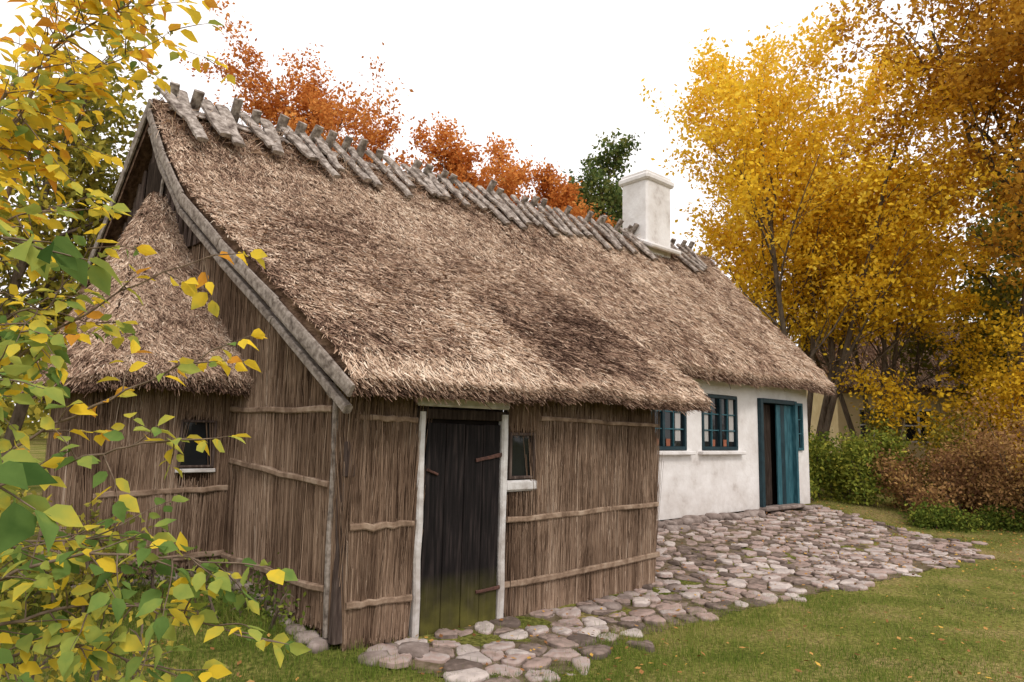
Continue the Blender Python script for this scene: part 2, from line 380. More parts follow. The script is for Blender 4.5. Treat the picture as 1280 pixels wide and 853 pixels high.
def wallpanel(name,pts,mat):
    me=bpy.data.meshes.new(name); me.from_pydata(pts,[],[tuple(range(len(pts)))]); me.update(); return addobj(name,me,H,mat)
wallpanel('wall_reed_backing_left',[(2.57,YF+.02,0),(3.16,YF+.02,0),(3.16,YF+.02,2.1),(2.57,YF+.02,2.1)],M_reedbase)
wallpanel('wall_reed_backing_right',[(4.10,YF+.02,-.1),(6.27,YF+.02,-.1),(6.27,YF+.02,2.15),(4.10,YF+.02,2.15)],M_reedbase)
wallpanel('wall_reed_backing_side',[(6.25,YF+.02,-.1),(6.25,6.4,0),(6.25,6.4,2.95),(6.25,YF+.02,2.12)],M_reedbase)
wallpanel('wall_reed_backing_over_door',[(3.10,YF+.07,1.7),(4.14,YF+.07,1.7),(4.14,YF+.07,2.22),(3.10,YF+.07,2.22)],M_dark)
def gz(Y):
    return roofz(np.asarray(xl(Y)+.05)+0*np.asarray(Y),np.asarray(Y))-.15
ys=np.linspace(YF,YR,14)
pts=[(gx(y)+.02,y,float(gz(y))) for y in ys]
pts+= [(gx(y)+.02,y,float(5.35-1.03*(y-YR)-.1)) for y in np.linspace(9,11.2,5)]
pts=[(gx(YF)+.02,YF,0.1)]+pts+[(gx(11.2)+.02,11.2,0.1)]
wallpanel('gable_backing',pts,M_reedbase)
Lf=lambda a,b:np.full_like(a,b)
sk1=lambda t,z0,z1:(z1>1.12 and z0<1.66 and t<.37)
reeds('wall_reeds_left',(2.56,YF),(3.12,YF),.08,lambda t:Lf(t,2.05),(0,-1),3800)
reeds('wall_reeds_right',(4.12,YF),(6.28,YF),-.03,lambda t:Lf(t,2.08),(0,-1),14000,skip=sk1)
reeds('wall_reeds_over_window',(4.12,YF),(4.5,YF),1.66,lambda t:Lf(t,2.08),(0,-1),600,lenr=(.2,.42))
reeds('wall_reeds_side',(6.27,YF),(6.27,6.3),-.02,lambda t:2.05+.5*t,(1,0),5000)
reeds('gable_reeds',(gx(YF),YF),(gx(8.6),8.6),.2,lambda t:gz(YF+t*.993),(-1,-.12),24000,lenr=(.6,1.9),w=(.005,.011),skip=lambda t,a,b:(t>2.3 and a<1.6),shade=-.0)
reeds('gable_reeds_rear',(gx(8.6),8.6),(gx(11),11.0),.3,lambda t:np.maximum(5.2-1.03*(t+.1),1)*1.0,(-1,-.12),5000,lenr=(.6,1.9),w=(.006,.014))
YW=6.52; XW0=1.22
wallpanel('wing_wall_backing',[(XW0,YW+.02,.3),(2.36,YW+.02,.3),(2.36,YW+.02,2.2),(XW0,YW+.02,2.2)],M_reedbase)
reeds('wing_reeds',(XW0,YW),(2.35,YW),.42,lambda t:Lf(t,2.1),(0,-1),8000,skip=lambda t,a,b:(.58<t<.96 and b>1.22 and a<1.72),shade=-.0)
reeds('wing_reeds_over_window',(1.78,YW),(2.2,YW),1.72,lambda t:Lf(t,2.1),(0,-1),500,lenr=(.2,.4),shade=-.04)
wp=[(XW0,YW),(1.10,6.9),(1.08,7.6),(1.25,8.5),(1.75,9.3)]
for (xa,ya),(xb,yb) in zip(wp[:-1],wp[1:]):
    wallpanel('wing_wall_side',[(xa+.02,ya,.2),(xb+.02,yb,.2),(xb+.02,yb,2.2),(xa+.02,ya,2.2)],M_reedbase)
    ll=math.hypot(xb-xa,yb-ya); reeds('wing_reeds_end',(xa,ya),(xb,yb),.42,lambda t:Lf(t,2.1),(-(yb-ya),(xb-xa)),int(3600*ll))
def rail(p0,p1,w=.05): beam('wall_rail',p0,p1,.035,w,M_pole,H,seg=9,jit=.009)
yo=YF-.055
rail((2.58,yo,1.74),(3.12,yo,1.73),.045); rail((2.56,yo,.92),(3.12,yo,.91)); rail((2.56,yo,.36),(3.12,yo,.35))
rail((4.50,yo,1.78),(6.32,yo,1.76),.04); rail((4.10,yo,.87),(6.30,yo,.90),.05); rail((4.08,yo,.31),(6.32,yo,.36),.055)
for za,zb in ((1.79,1.79),(1.22,1.33),(.45,.49)):
    beam('wall_rail',(gx(4.86)-.05,4.86,za),(gx(6.45)-.05,6.45,zb),.05,.05,M_pole,H,up=(0,0,1),seg=9,jit=.009)
rail((XW0,YW-.05,1.06),(2.32,YW-.05,1.09)); rail((XW0,YW-.05,.50),(2.32,YW-.05,.51))
beam('corner_post',(2.545,4.74,.1),(2.545,4.74,2.1),.10,.10,M_gboard,H,up=(0,1,0),jit=.006)
beam('corner_batten',(2.50,4.83,.12),(2.49,4.83,2.0),.06,.05,M_wood,H,up=(0,1,0),jit=.006)
box('post_hinge_block',(2.535,4.68,1.42),(.08,.05,.26),M_gboard,H)
m=Multi(); y=7.45
while y<10.2:
    x=gx(y)-.05; zt=float(gz(y)) if y<YR else 5.35-1.03*(y-YR)-.12
    zb=3.55
    if zt>zb+.1:
        m.add(beam_data((x-rng.uniform(0,.02),y,zb),(x-rng.uniform(0,.02),y,zt+.05),.03,.125,(0,1,0),3,.003))
    y+=.135
m.make('gable_planks',M_gboard,H)
box('gable_hatch',(gx(8.75)-.09,8.75,4.48),(.03,.5,.62),M_dark,H,rot=(0,0,math.radians(6)))
beam('gable_hatch_frame',(gx(8.45)-.11,8.47,4.1),(gx(8.45)-.11,8.47,4.85),.03,.05,M_wood,H,up=(0,1,0))

# front door
for i in range(4):
    w=.80/4; cxx=3.225+w*(i+.5)
    box('door_plank',(cxx,YF-.02+rng.uniform(-.003,.003),.855+rng.uniform(-.006,.006)),(w-.006,.035,1.70),M_door,H,bevel=.005)
box('door_gap_backing',(3.63,YF+.02,.86),(.84,.02,1.78),M_black,H,bevel=0)
beam('door_jamb_left',(3.182,YF-.02,.03),(3.182,YF-.02,1.80),.065,.08,M_jamb,H,up=(0,1,0),jit=.007)
beam('door_jamb_right',(4.065,YF-.02,-.02),(4.065,YF-.02,1.80),.07,.08,M_jamb,H,up=(0,1,0),jit=.007)
box('door_lintel',(3.62,YF-.0,1.785),(1.0,.08,.085),M_dark,H)
box('door_header_plaster',(3.62,YF-.03,1.895),(1.0,.06,.10),M_jamb,H,bevel=.015)
box('door_header_beam',(3.62,YF-.02,2.02),(1.04,.12,.08),M_dark,H)
beam('hinge_upper',(3.74,YF-.05,1.40),(4.05,YF-.05,1.45),.012,.03,M_iron,H,seg=4,jit=.003,taper=1.2)
beam('hinge_lower',(3.78,YF-.05,.30),(4.04,YF-.05,.31),.012,.025,M_iron,H,seg=4,jit=.003,taper=1.2)
beam('door_latch',(3.23,YF-.06,1.33),(3.34,YF-.05,1.29),.02,.02,M_iron,H,seg=3,jit=.002)
def window(x0,x1,z0,z1,y,fr,fmat,nx,nz,mun=.022,mmat=None,deep=.03,cas=0):
    mmat=mmat or fmat
    box('window_glass',((x0+x1)/2,y+.015,(z0+z1)/2),(x1-x0-fr,.006,z1-z0-fr),M_glass,H,bevel=0)
    box('window_frame_left',(x0+fr/2,y,(z0+z1)/2),(fr,deep*2,z1-z0),fmat,H)
    box('window_frame_right',(x1-fr/2,y,(z0+z1)/2),(fr,deep*2,z1-z0),fmat,H)
    box('window_frame_top',((x0+x1)/2,y,z1-fr/2),(x1-x0-2*fr-.002,deep*2,fr),fmat,H)
    box('window_frame_bottom',((x0+x1)/2,y,z0+fr/2),(x1-x0-2*fr-.002,deep*2,fr),fmat,H)
    for i in range(1,nx):
        xx=x0+fr+(x1-x0-2*fr)*i/nx; big=cas and i==nx//2
        box('window_mullion' if big else 'window_muntin',(xx,y-.003,(z0+z1)/2),(mun*(3 if big else 1),deep*(1.9 if big else 1),z1-z0-2*fr-.002),fmat if big else mmat,H,bevel=.003)
    for j in range(1,nz):
        zz=z0+fr+(z1-z0-2*fr)*j/nz
        box('window_muntin',((x0+x1)/2,y-.001,zz),(x1-x0-2*fr-.004,deep*.8,mun),mmat,H,bevel=.003)
box('outshut_window_plaster',(4.30,YF-.01,1.165),(.40,.07,.10),M_jamb,H,bevel=.02)
window(4.145,4.465,1.225,1.645,YF-.012,.028,M_gboard,1,1,deep=.025)
window(1.84,2.15,1.27,1.69,YW-.03,.022,M_gboard,1,1,deep=.03)
box('wing_window_sill',(1.995,YW-.035,1.245),(.34,.06,.035),M_jamb,H)
def wall_open(name,x0,x1,z0,z1,y,th,ops,mat):
    xs=sorted(set([x0,x1]+[o[0] for o in ops]+[o[1] for o in ops])); zs=sorted(set([z0,z1]+[o[2] for o in ops]+[o[3] for o in ops]))
    m=Multi()
    for i in range(len(xs)-1):
        for j in range(len(zs)-1):
            a,b,c,d=xs[i],xs[i+1],zs[j],zs[j+1]
            if any(o[0]<=a and b<=o[1] and o[2]<=c and d<=o[3] for o in ops): continue
            m.add(([(a,y,c),(b,y,c),(b,y,d),(a,y,d)],[(0,1,2,3)]))
    for o in ops:
        a,b,c,d=o
        m.add(([(a,y,c),(a,y+th,c),(a,y+th,d),(a,y,d)],[(0,1,2,3)]))
        m.add(([(b,y,c),(b,y+th,c),(b,y+th,d),(b,y,d)],[(0,1,2,3)]))
        m.add(([(a,y,d),(b,y,d),(b,y+th,d),(a,y+th,d)],[(0,1,2,3)]))
        m.add(([(a,y,c),(b,y,c),(b,y+th,c),(a,y+th,c)],[(0,1,2,3)]))
    return m.make(name,mat,H)
YM=6.3
ops=[(8.05,9.28,1.42,2.35),(9.70,10.80,1.42,2.35),(11.48,12.86,.41,2.36),(12.90,13.16,1.42,2.33)]
wall_open('wall_limewashed',6.2,13.42,.40,2.9,YM,.25,ops,M_white)
wallpanel('wall_end',[(13.42,YM,.4),(13.42,11.1,.4),(13.42,11.1,2.7),(13.42,YR,5.4),(13.42,YM,2.8)],M_white)
box('interior_dark',(10,YM+.6,1.5),(7,.02,2.6),M_black,H,bevel=0)
for x0,x1,nx in ((8.05,9.28,4),(9.70,10.80,4)):
    window(x0+.01,x1-.01,1.43,2.34,YM+.02,.055,M_tealdark,nx,3,mun=.02,mmat=M_teal,deep=.035,cas=1)
    box('window_sill',((x0+x1)/2,YM-.04,1.385),(x1-x0+.22,.12,.06),M_white,H,bevel=.012)
window(12.90,13.16,1.42,2.33,YM+.0,.05,M_teal,1,3,mun=.02,deep=.04)
M_curt=mat_noise('linen_curtain',[(.3,(.3,.3,.29)),(.7,(.5,.48,.46))],scale=10,stretch=(12,1,.3),bump=.4)
for x in (8.25,9.08,9.86,10.64): box('window_curtain',(x,YM+.028,1.93),(.14,.004,.72),M_curt,H,bevel=0)
for x in (8.5,8.8,10.05,10.4):
    mm=Multi(); mm.add(beam_data((x,YM+.008,1.49),(x,YM+.008,1.6),.09,.012,(0,1,0),2,.001,1.2)); mm.make('flower_pot',M_pot,H)
box('main_door_frame_left',(11.53,YM+.0,1.38),(.09,.14,1.95),M_tealdark,H)
box('main_door_frame_right',(12.82,YM+.0,1.38),(.07,.14,1.95),M_teal,H)
box('main_door_frame_top',(12.17,YM+.0,2.32),(1.19,.14,.08),M_tealdark,H)
box('main_door_opening',(12.17,YM+.2,1.38),(1.36,.02,1.93),M_black,H,bevel=0)
for i in range(4): box('main_door_leaf_plank',(12.20+.15*(i+.5),YM+.03,1.35),(.143,.035,1.84),M_teal if i!=1 else M_tealdark,H)
for i in range(4): box('main_door_inner_plank',(11.60+.145*(i+.5),YM+.14,1.35),(.14,.03,1.84),M_dark,H)
box('main_door_threshold',(12.17,YM-.05,.40),(1.4,.22,.07),M_rock,H,bevel=.02)
m=Multi(); k=0
def rocks(x0,y0,x1,y1,n,s,zf=0):
    global k
    for i in range(n):
        t=(i+.5+rng.normal(0,.12))/n; X=x0+(x1-x0)*t;Y=y0+(y1-y0)*t+rng.normal(0,.025); k+=1
        wx,wy=h2w(X,Y); ss=s*rng.uniform(.7,1.3)
        m.add(rock_data((X,Y,float(ground(wx,wy))+ss*.25+zf),(ss,ss*.85,ss*.62),k))
rocks(6.3,6.22,11.3,6.22,26,.13,.01); rocks(6.3,6.08,9.4,6.06,12,.11,-.03); rocks(12.9,6.22,13.5,6.2,4,.13)
rocks(1.1,6.47,2.3,6.47,8,.12,-.02); rocks(2.45,4.8,2.3,6.3,11,.10,-.02); rocks(4.2,4.62,6.3,4.62,14,.10,-.06); rocks(2.55,4.6,3.1,4.58,4,.13,-.06)
rocks(6.36,4.7,6.36,6.2,10,.11,-.03)
for X,Y,s in ((5.0,4.45,.14),(5.25,4.42,.11),(3.0,4.42,.15),(2.7,4.45,.13),(6.4,4.5,.13)):
    wx,wy=h2w(X,Y);k+=1; m.add(rock_data((X,Y,float(ground(wx,wy))+.02),(s,s*.8,s*.4),k))
m.make('foundation_stones',M_rock,H,smooth=True)

# ================================================================= GROUND
def ground_mat():
    m,nt,N,L=newmat('grass_soil')
    tc=N.new('ShaderNodeTexCoord')
    n1=N.new('ShaderNodeTexNoise'); n1.inputs['Scale'].default_value=.9; n1.inputs['Detail'].default_value=10; n1.inputs['Roughness'].default_value=.65
    n2=N.new('ShaderNodeTexNoise'); n2.inputs['Scale'].default_value=28; n2.inputs['Detail'].default_value=8
    L.new(tc.outputs['Object'],n1.inputs[0]); L.new(tc.outputs['Object'],n2.inputs[0])
    r=ramp(N,[(.35,(.085,.11,.025)),(.5,(.19,.19,.055)),(.65,(.30,.235,.11))]); L.new(n1.outputs['Fac'],r.inputs[0])
    r2=ramp(N,[(.3,(.35,.35,.35)),(.7,(1.35,1.3,1.2))]); L.new(n2.outputs['Fac'],r2.inputs[0])
    c=mixc(N,L,1.0,r.outputs[0],r2.outputs[0],'MULTIPLY')
    bs=N.new('ShaderNodeBsdfDiffuse'); L.new(c,bs.inputs['Color'])
    b=N.new('ShaderNodeBump'); b.inputs['Strength'].default_value=.8; b.inputs['Distance'].default_value=.03
    L.new(n2.outputs['Fac'],b.inputs['Height']); L.new(b.outputs[0],bs.inputs['Normal'])
    o=N.new('ShaderNodeOutputMaterial'); L.new(bs.outputs[0],o.inputs[0]); return m
s=np.sinh(np.linspace(-4.2,4.2,170))/np.sinh(4.2)
gx_,gy_=np.meshgrid(s*300+2,s*300+8)
grid_mesh('ground',np.stack([gx_,gy_,ground(gx_,gy_)],-1)[::-1],ground_mat())
POLY=np.array([(-1.0,5.30),(-.62,4.95),(-.2,4.72),(.33,4.85),(.66,5.4),(1.0,5.85),(1.6,6.3),(3.1,7.45),(5.25,8.95),(7.0,10.4),(7.6,11.5),(7.1,12.8),(6.1,13.9),(5.7,13.8),(.35,9.0),(1.44,7.74),(-1.03,5.56)])
def inside(x,y,P=POLY):
    x=np.asarray(x);y=np.asarray(y); c=np.zeros(x.shape,bool); j=len(P)-1
    for i in range(len(P)):
        xi,yi=P[i];xj,yj=P[j]
        c^=((yi>y)!=(yj>y))&(x<(xj-xi)*(y-yi)/(yj-yi+1e-12)+xi); j=i
    return c
M_bed=mat_noise('cobble_bed_soil',[(.3,(.06,.05,.025)),(.5,(.14,.11,.07)),(.7,(.23,.175,.13))],scale=9,bump=.8,bdist=.03)
n=150; bx,by=np.meshgrid(np.linspace(-1.2,7.8,n),np.linspace(4.6,14,n))
idx=np.arange(n*n).reshape(n,n); F=np.stack([idx[:-1,:-1],idx[:-1,1:],idx[1:,1:],idx[1:,:-1]],-1).reshape(-1,4)
F=F[inside(bx[:-1,:-1]+.03,by[:-1,:-1]+.03).ravel()]
COB=bpy.data.objects.new('cobblestone_path',None); COL.objects.link(COB)
mesh_np('bed',np.stack([bx,by,ground(bx,by)+.006],-1).reshape(-1,3),F,M_bed,None,COB)
sp=.17; pts=[]
for i,yy in enumerate(np.arange(4.5,14.2,sp*.87)):
    for xx in np.arange(-1.3,7.9,sp):
        pts.append((xx+(i%2)*sp*.5,yy))
pts=np.array(pts)+rng.normal(0,sp*.3,(len(pts),2))
big=fbm(pts[:,0],pts[:,1],1.5,4)
keepv=rng.random(len(pts))<np.where(pts[:,1]<6.8,.60,.84)-.16*(big>.2); pts=pts[keepv]
dm=((pts[:,None]-pts[None])**2).sum(-1); np.fill_diagonal(dm,9); bad=np.zeros(len(pts),bool)
for i in range(len(pts)):
    if not bad[i]: bad|=(dm[i]<(.08)**2)&(np.arange(len(pts))>i)
pts=pts[~bad]; del dm
ins=inside(pts[:,0]+rng.normal(0,.12,len(pts)),pts[:,1]+rng.normal(0,.12,len(pts)))
hX,hY=w2h(pts[:,0],pts[:,1])
ins&=~((hX<6.22)&(hY>4.68)) & ~(hY>6.25)
V=[];F=[];VAR=[]
for i in np.nonzero(ins)[0]:
    p=pts[i]; dd=pts-p; r2=(dd**2).sum(1); nb=np.nonzero((r2>0)&(r2<(3.2*sp)**2))[0]
    bs_=rng.uniform(.6,.95)*sp; ra=rng.random()*3; ca,sa=math.cos(ra),math.sin(ra)
    poly=[p+np.array([q[0]*ca-q[1]*sa,q[0]*sa+q[1]*ca])*bs_ for q in ((-1.1,-.5),(-.5,-1),(.5,-1),(1.1,-.5),(1.1,.5),(.5,1),(-.5,1),(-1.1,.5))]
    for q in nb:
        dv=pts[q]-p; l=math.sqrt(r2[q]); nn=dv/l; dist=l/2-rng.uniform(.003,.013)
        new=[]
        for a in range(len(poly)):
            A=poly[a];B=poly[(a+1)%len(poly)]; da=(A-p)@nn-dist; db=(B-p)@nn-dist
            if da<=0: new.append(A)
            if da*db<0: new.append(A+(B-A)*(da/(da-db)))
        poly=new
        if len(poly)<3: break
    if len(poly)<3: continue
    for it in range(2):
        f=.18 if it==0 else .25; new=[]
        for a in range(len(poly)):
            A=poly[a];B=poly[(a+1)%len(poly)]; new+= [A*(1-f)+B*f,A*f+B*(1-f)]
        poly=new
    poly=np.array(poly); c=poly.mean(0); k_=len(poly)
    g=float(ground(*c)); hgt=rng.uniform(.008,.038); tilt=rng.normal(0,.06,2); off=rng.normal(.004,.007)
    o=len(V); jr=rng.normal(0,.0025,(k_,))
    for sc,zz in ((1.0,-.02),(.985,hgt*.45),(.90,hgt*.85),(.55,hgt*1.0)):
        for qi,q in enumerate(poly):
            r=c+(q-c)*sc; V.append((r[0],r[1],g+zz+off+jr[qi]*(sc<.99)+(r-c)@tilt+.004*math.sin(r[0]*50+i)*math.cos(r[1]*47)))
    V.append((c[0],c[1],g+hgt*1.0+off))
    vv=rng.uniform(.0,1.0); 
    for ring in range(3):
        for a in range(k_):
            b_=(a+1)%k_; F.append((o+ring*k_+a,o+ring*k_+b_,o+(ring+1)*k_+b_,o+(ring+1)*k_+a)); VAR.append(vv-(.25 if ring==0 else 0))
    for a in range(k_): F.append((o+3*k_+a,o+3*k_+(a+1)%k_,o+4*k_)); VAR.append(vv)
M_cob=mat_var('cobblestone',[(0,(.13,.10,.085)),(.25,(.26,.20,.17)),(.5,(.38,.28,.245)),(.75,(.40,.345,.32)),(1,(.54,.47,.43))],nscale=14,namt=.8,bump=.7)
me=bpy.data.meshes.new('stones'); me.from_pydata(V,[],F); me.update()
a=me.attributes.new('var','FLOAT','FACE'); a.data.foreach_set('value',np.array(VAR,dtype=np.float32))
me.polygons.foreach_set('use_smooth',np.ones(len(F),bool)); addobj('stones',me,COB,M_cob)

M_grass=mat_var('grass_blade',[(0,(.07,.12,.018)),(.35,(.15,.22,.035)),(.65,(.28,.31,.07)),(.85,(.42,.35,.14)),(1,(.46,.33,.18))],namt=0,transl=.3)
def grass(N,y0,y1,hl,w,dens_in=.05):
    y=np.sqrt(rng.uniform(y0**2,y1**2,N)); x=y*rng.uniform(-.86,.90,N)
    hx,hy=w2h(x,y)
    houses=((hx>2.5)&(hx<13.5)&(hy>6.2))|((hx>2.5)&(hx<6.3)&(hy>4.7))|((hx>1.0)&(hx<2.6)&(hy>6.4))
    ic=inside(x,y)&inside(x+.12,y-.12); gap=fbm(x,y,2.2,12)
    keep=~houses&(~ic|(rng.random(N)<dens_in*(1+5*(gap>.5))))
    bare=fbm(x,y,.9,6)+.5*fbm(x,y,3,7); rightness=sm((x-1.0)/4)
    keep&=(rng.random(N)<np.clip(1.15-.45*rightness-.35*bare,.15,1))
    x,y=x[keep],y[keep]; n=len(x); bare=bare[keep]; rightness=rightness[keep]; ic=ic[keep]
    L=rng.uniform(*hl,n)*(1-.35*rightness)*(1+.9*np.clip((-x-.6)/2,0,.8))*(1+.5*(fbm(x,y,4,3)>.4)); az=rng.random(n)*6.283; le=np.abs(rng.normal(0,.55,n))
    P=np.stack([x,y,ground(x,y)-.003],-1)
    D=np.stack([np.cos(az)*np.sin(le),np.sin(az)*np.sin(le),np.cos(le)],-1)
    a2=rng.random(n)*6.283; S=np.stack([np.cos(a2),np.sin(a2),0*a2],-1)*(w*rng.uniform(.6,1.3,n))[:,None]
    V=np.stack([P-S,P+S,P+D*L[:,None]],1).reshape(-1,3)
    var=.36+.15*fbm(x,y,1.2,3)+.28*rightness+.14*bare+rng.normal(0,.17,n)
    return V,np.arange(n*3).reshape(-1,3),var
A=grass(140000,3.6,7.5,(.025,.07),.0024); B=grass(120000,7.2,18,(.025,.06),.005)
mesh_np('grass',np.concatenate([A[0],B[0]]),np.concatenate([A[1],B[1]+len(A[0])]),M_grass,np.concatenate([A[2],B[2]]))

def leafcards(C,size,up=.5,asp=.62):
    n=len(C); Nn=nrm(rng.normal(0,1,(n,3))+np.array([0,0,up])); T=nrm(np.cross(Nn,rng.normal(0,1,(n,3)))); Bv=np.cross(Nn,T)
    s=(size*rng.uniform(.6,1.3,n))[:,None]
    V=np.stack([C-T*s,C+Bv*s*asp-T*s*.1,C+T*s,C-Bv*s*asp-T*s*.1],1).reshape(-1,3)
    return V,np.arange(n*4).reshape(-1,4)
n=12000; y=np.sqrt(rng.uniform(3.8**2,17**2,n)); x=y*rng.uniform(-.8,.9,n)
cl=fbm(x,y,.8,11); k1=(rng.random(n)<.36+.4*cl)|((x>4)&(y>9)&(rng.random(n)<.7)); x,y=x[k1],y[k1]; n=len(x)
hx,hy=w2h(x,y); k2=~(((hx>2.5)&(hx<13.5)&(hy>6.2))|((hx>2.5)&(hx<6.3)&(hy>4.65))|((hx>1.0)&(hx<2.6)&(hy>6.4))); x,y=x[k2],y[k2]; n=len(x)
C=np.stack([x,y,ground(x,y)+np.where(inside(x,y),.045,.035)+rng.random(n)*.01],-1)
V,F=leafcards(C,.023,up=4)
M_fall=mat_var('fallen_leaf',[(0,(.12,.055,.025)),(.4,(.30,.14,.055)),(.7,(.46,.25,.08)),(1,(.65,.42,.06))],namt=0)
mesh_np('fallen_leaves',V,F,M_fall,rng.random(n)*.9)

# ================================================================= TREES
M_bark=mat_noise('bark',[(.3,(.06,.045,.032)),(.7,(.20,.155,.115))],scale=5,stretch=(2,2,.6),bump=.6)
def tube(V,F,pts,r0,r1,sides):
    o=len(V); n=len(pts)
    for i,p in enumerate(pts):
        d=(pts[min(i+1,n-1)]-pts[max(i-1,0)]); d=d/(np.linalg.norm(d)+1e-9)
        u=np.array([1.,0,0]) if abs(d[0])<.8 else np.array([0,1.,0]); a=np.cross(d,u); a/=np.linalg.norm(a); b=np.cross(d,a)
        r=r0+(r1-r0)*i/(n-1)
        for q in range(sides):
            an=6.2832*q/sides; V.append(p+r*(a*math.cos(an)+b*math.sin(an)))
    for i in range(n-1):
        for q in range(sides):
            F.append((o+i*sides+q,o+i*sides+(q+1)%sides,o+(i+1)*sides+(q+1)%sides,o+(i+1)*sides+q))
def tree(name,x,y,stops,seed,L0,stems=1,trunk=.25,lean=.25,nch=(9,7,5),ratio=(.5,.5,.5),angle=.75,nleaf=22000,lsize=.09,sig=.22,upb=.06,var0=.5,transl=.35,varz=0.0,start=.3,zmin=0,drop=.12,rmul=.5):
    R=np.random.default_rng(seed)
    V=[];F=[];tips=[]
    zb=float(ground(x,y))
    def grow(p,d,L,r,lvl):
        n=6 if lvl==0 else 4; pts=[p]
        for i in range(n):
            d=d+R.normal(0,.09+.03*lvl,3)+np.array([0,0,upb*(1 if lvl else .8)]); d=d/np.linalg.norm(d); pts.append(pts[-1]+d*L/n)
        tube(V,F,pts,r,r*(.35 if lvl<3 else .2),7 if lvl==0 else (4 if lvl==1 else 3))
        if lvl>=2:
            for q in pts[1:]: tips.append((q,lvl))
        if lvl<len(nch):
            for c in range(nch[lvl]):
                t=start+(1-start)*((c+R.random())/nch[lvl]) if lvl==0 else .2+.8*(c+R.random())/nch[lvl]
                f=t*n; i=min(int(f),n-1); q=pts[i]+(pts[i+1]-pts[i])*(f-i)
                dd=pts[i+1]-pts[i]; dd/=np.linalg.norm(dd)
                rv=R.normal(0,1,3); rv-=rv@dd*dd; rv/=np.linalg.norm(rv); an=angle*R.uniform(.7,1.3)
                nd=dd*math.cos(an)+rv*math.sin(an)
                grow(q,nd,L*ratio[lvl]*R.uniform(.7,1.2)*(1.15-.5*t if lvl==0 else 1),max(r*(1-.6*t)*rmul,.004),lvl+1)
    for sidx in range(stems):
        az=6.283*sidx/stems+R.random(); le=lean*R.uniform(.5,1.2) if stems>1 else .04
        d=np.array([math.cos(az)*math.sin(le),math.sin(az)*math.sin(le),math.cos(le)])
        grow(np.array([x+.15*math.cos(az)*(stems>1),y+.15*math.sin(az)*(stems>1),zb-.1]),d,L0*R.uniform(.85,1.05),trunk*(1 if stems==1 else .6),0)
    E=bpy.data.objects.new(name,None); COL.objects.link(E)
    mesh_np('trunk_and_limbs',np.array(V),np.array(F),M_bark,None,E,True)
    T=np.array([t[0] for t in tips]); n=len(T); pick=R.integers(0,n,nleaf)
    tw=R.random(n); pick=pick[tw[pick]>drop]
    C=T[pick]+R.normal(0,sig,(len(pick),3))*np.array([1,1,.7])
    kz=C[:,2]>zmin+R.normal(0,.25,len(C)); C=C[kz]; pick=pick[kz]
    Vl,Fl=leafcards(C,lsize)
    zc=(C[:,2]-C[:,2].mean())/(C[:,2].std()+1e-6)
    var=var0+.22*(tw[pick]-.5)+.12*R.normal(0,1,len(pick))+varz*zc*.1+.1*fbm(C[:,0]+C[:,1]*.5,C[:,2],.9,seed)
    mesh_np('leaves',Vl,Fl,mat_var(name+'_leaf',stops,transl=transl,namt=0),var,E)
    return E
YEL=[(0,(.34,.21,.02)),(.3,(.64,.40,.03)),(.6,(.88,.58,.04)),(1,(.95,.73,.12))]
ORG=[(0,(.20,.065,.02)),(.35,(.50,.17,.04)),(.65,(.72,.31,.08)),(1,(.84,.48,.16))]
GRN=[(0,(.025,.04,.014)),(.35,(.06,.10,.035)),(.65,(.12,.17,.055)),(1,(.28,.28,.08))]
BRN=[(0,(.13,.065,.015)),(.35,(.38,.19,.03)),(.65,(.64,.35,.04)),(1,(.80,.52,.08))]
OLV=[(0,(.05,.06,.014)),(.35,(.15,.16,.035)),(.65,(.38,.32,.055)),(1,(.65,.50,.07))]
tree('yellow_maple_tree',8.05,19,YEL,11,10.8,stems=7,trunk=.16,lean=.32,nch=(10,7,4),ratio=(.36,.5,.5),angle=.60,nleaf=88000,lsize=.066,sig=.18,upb=.075,var0=.6,varz=.3,start=.2,zmin=4.5,drop=.26,rmul=.46)
tree('yellow_maple_tree',11.0,20.6,YEL,12,9.0,stems=5,trunk=.15,lean=.30,nch=(10,7,4),ratio=(.38,.5,.5),angle=.65,nleaf=46000,lsize=.07,sig=.18,upb=.06,var0=.5,varz=.3,start=.3,zmin=4.9,drop=.22,rmul=.46)
tree('orange_beech_tree',-5.6,22,ORG,21,12.4,trunk=.25,nch=(15,7,4),ratio=(.36,.5,.5),nleaf=42000,lsize=.07,sig=.19,start=.35,drop=.2,rmul=.42)
tree('orange_beech_tree',-.5,24,ORG,22,11.9,trunk=.25,nch=(15,7,4),ratio=(.34,.5,.5),nleaf=38000,lsize=.075,sig=.19,start=.35,drop=.2,rmul=.42)
tree('orange_beech_tree',.6,25.5,ORG,25,11.4,trunk=.25,nch=(15,7,4),ratio=(.32,.5,.5),nleaf=28000,lsize=.075,sig=.19,start=.35,drop=.2,rmul=.42)
tree('green_tree',4.9,29,GRN,23,11.9,trunk=.3,nch=(15,7,4),ratio=(.26,.5,.5),nleaf=22000,lsize=.10,sig=.22,var0=.65,drop=.2,angle=.6)
tree('golden_oak_tree',11.9,16,BRN,31,16,stems=1,trunk=.30,nch=(17,9,4),ratio=(.42,.5,.5),nleaf=78000,lsize=.07,sig=.24,angle=.9,start=.25,varz=.7,var0=.6,drop=.12,zmin=3.4,rmul=.42)
tree('olive_lime_tree',15.3,21,OLV,33,9.5,trunk=.3,nch=(16,8,4),ratio=(.36,.5,.5),nleaf=24000,lsize=.10,sig=.25,angle=1.0,start=.1,var0=.42)
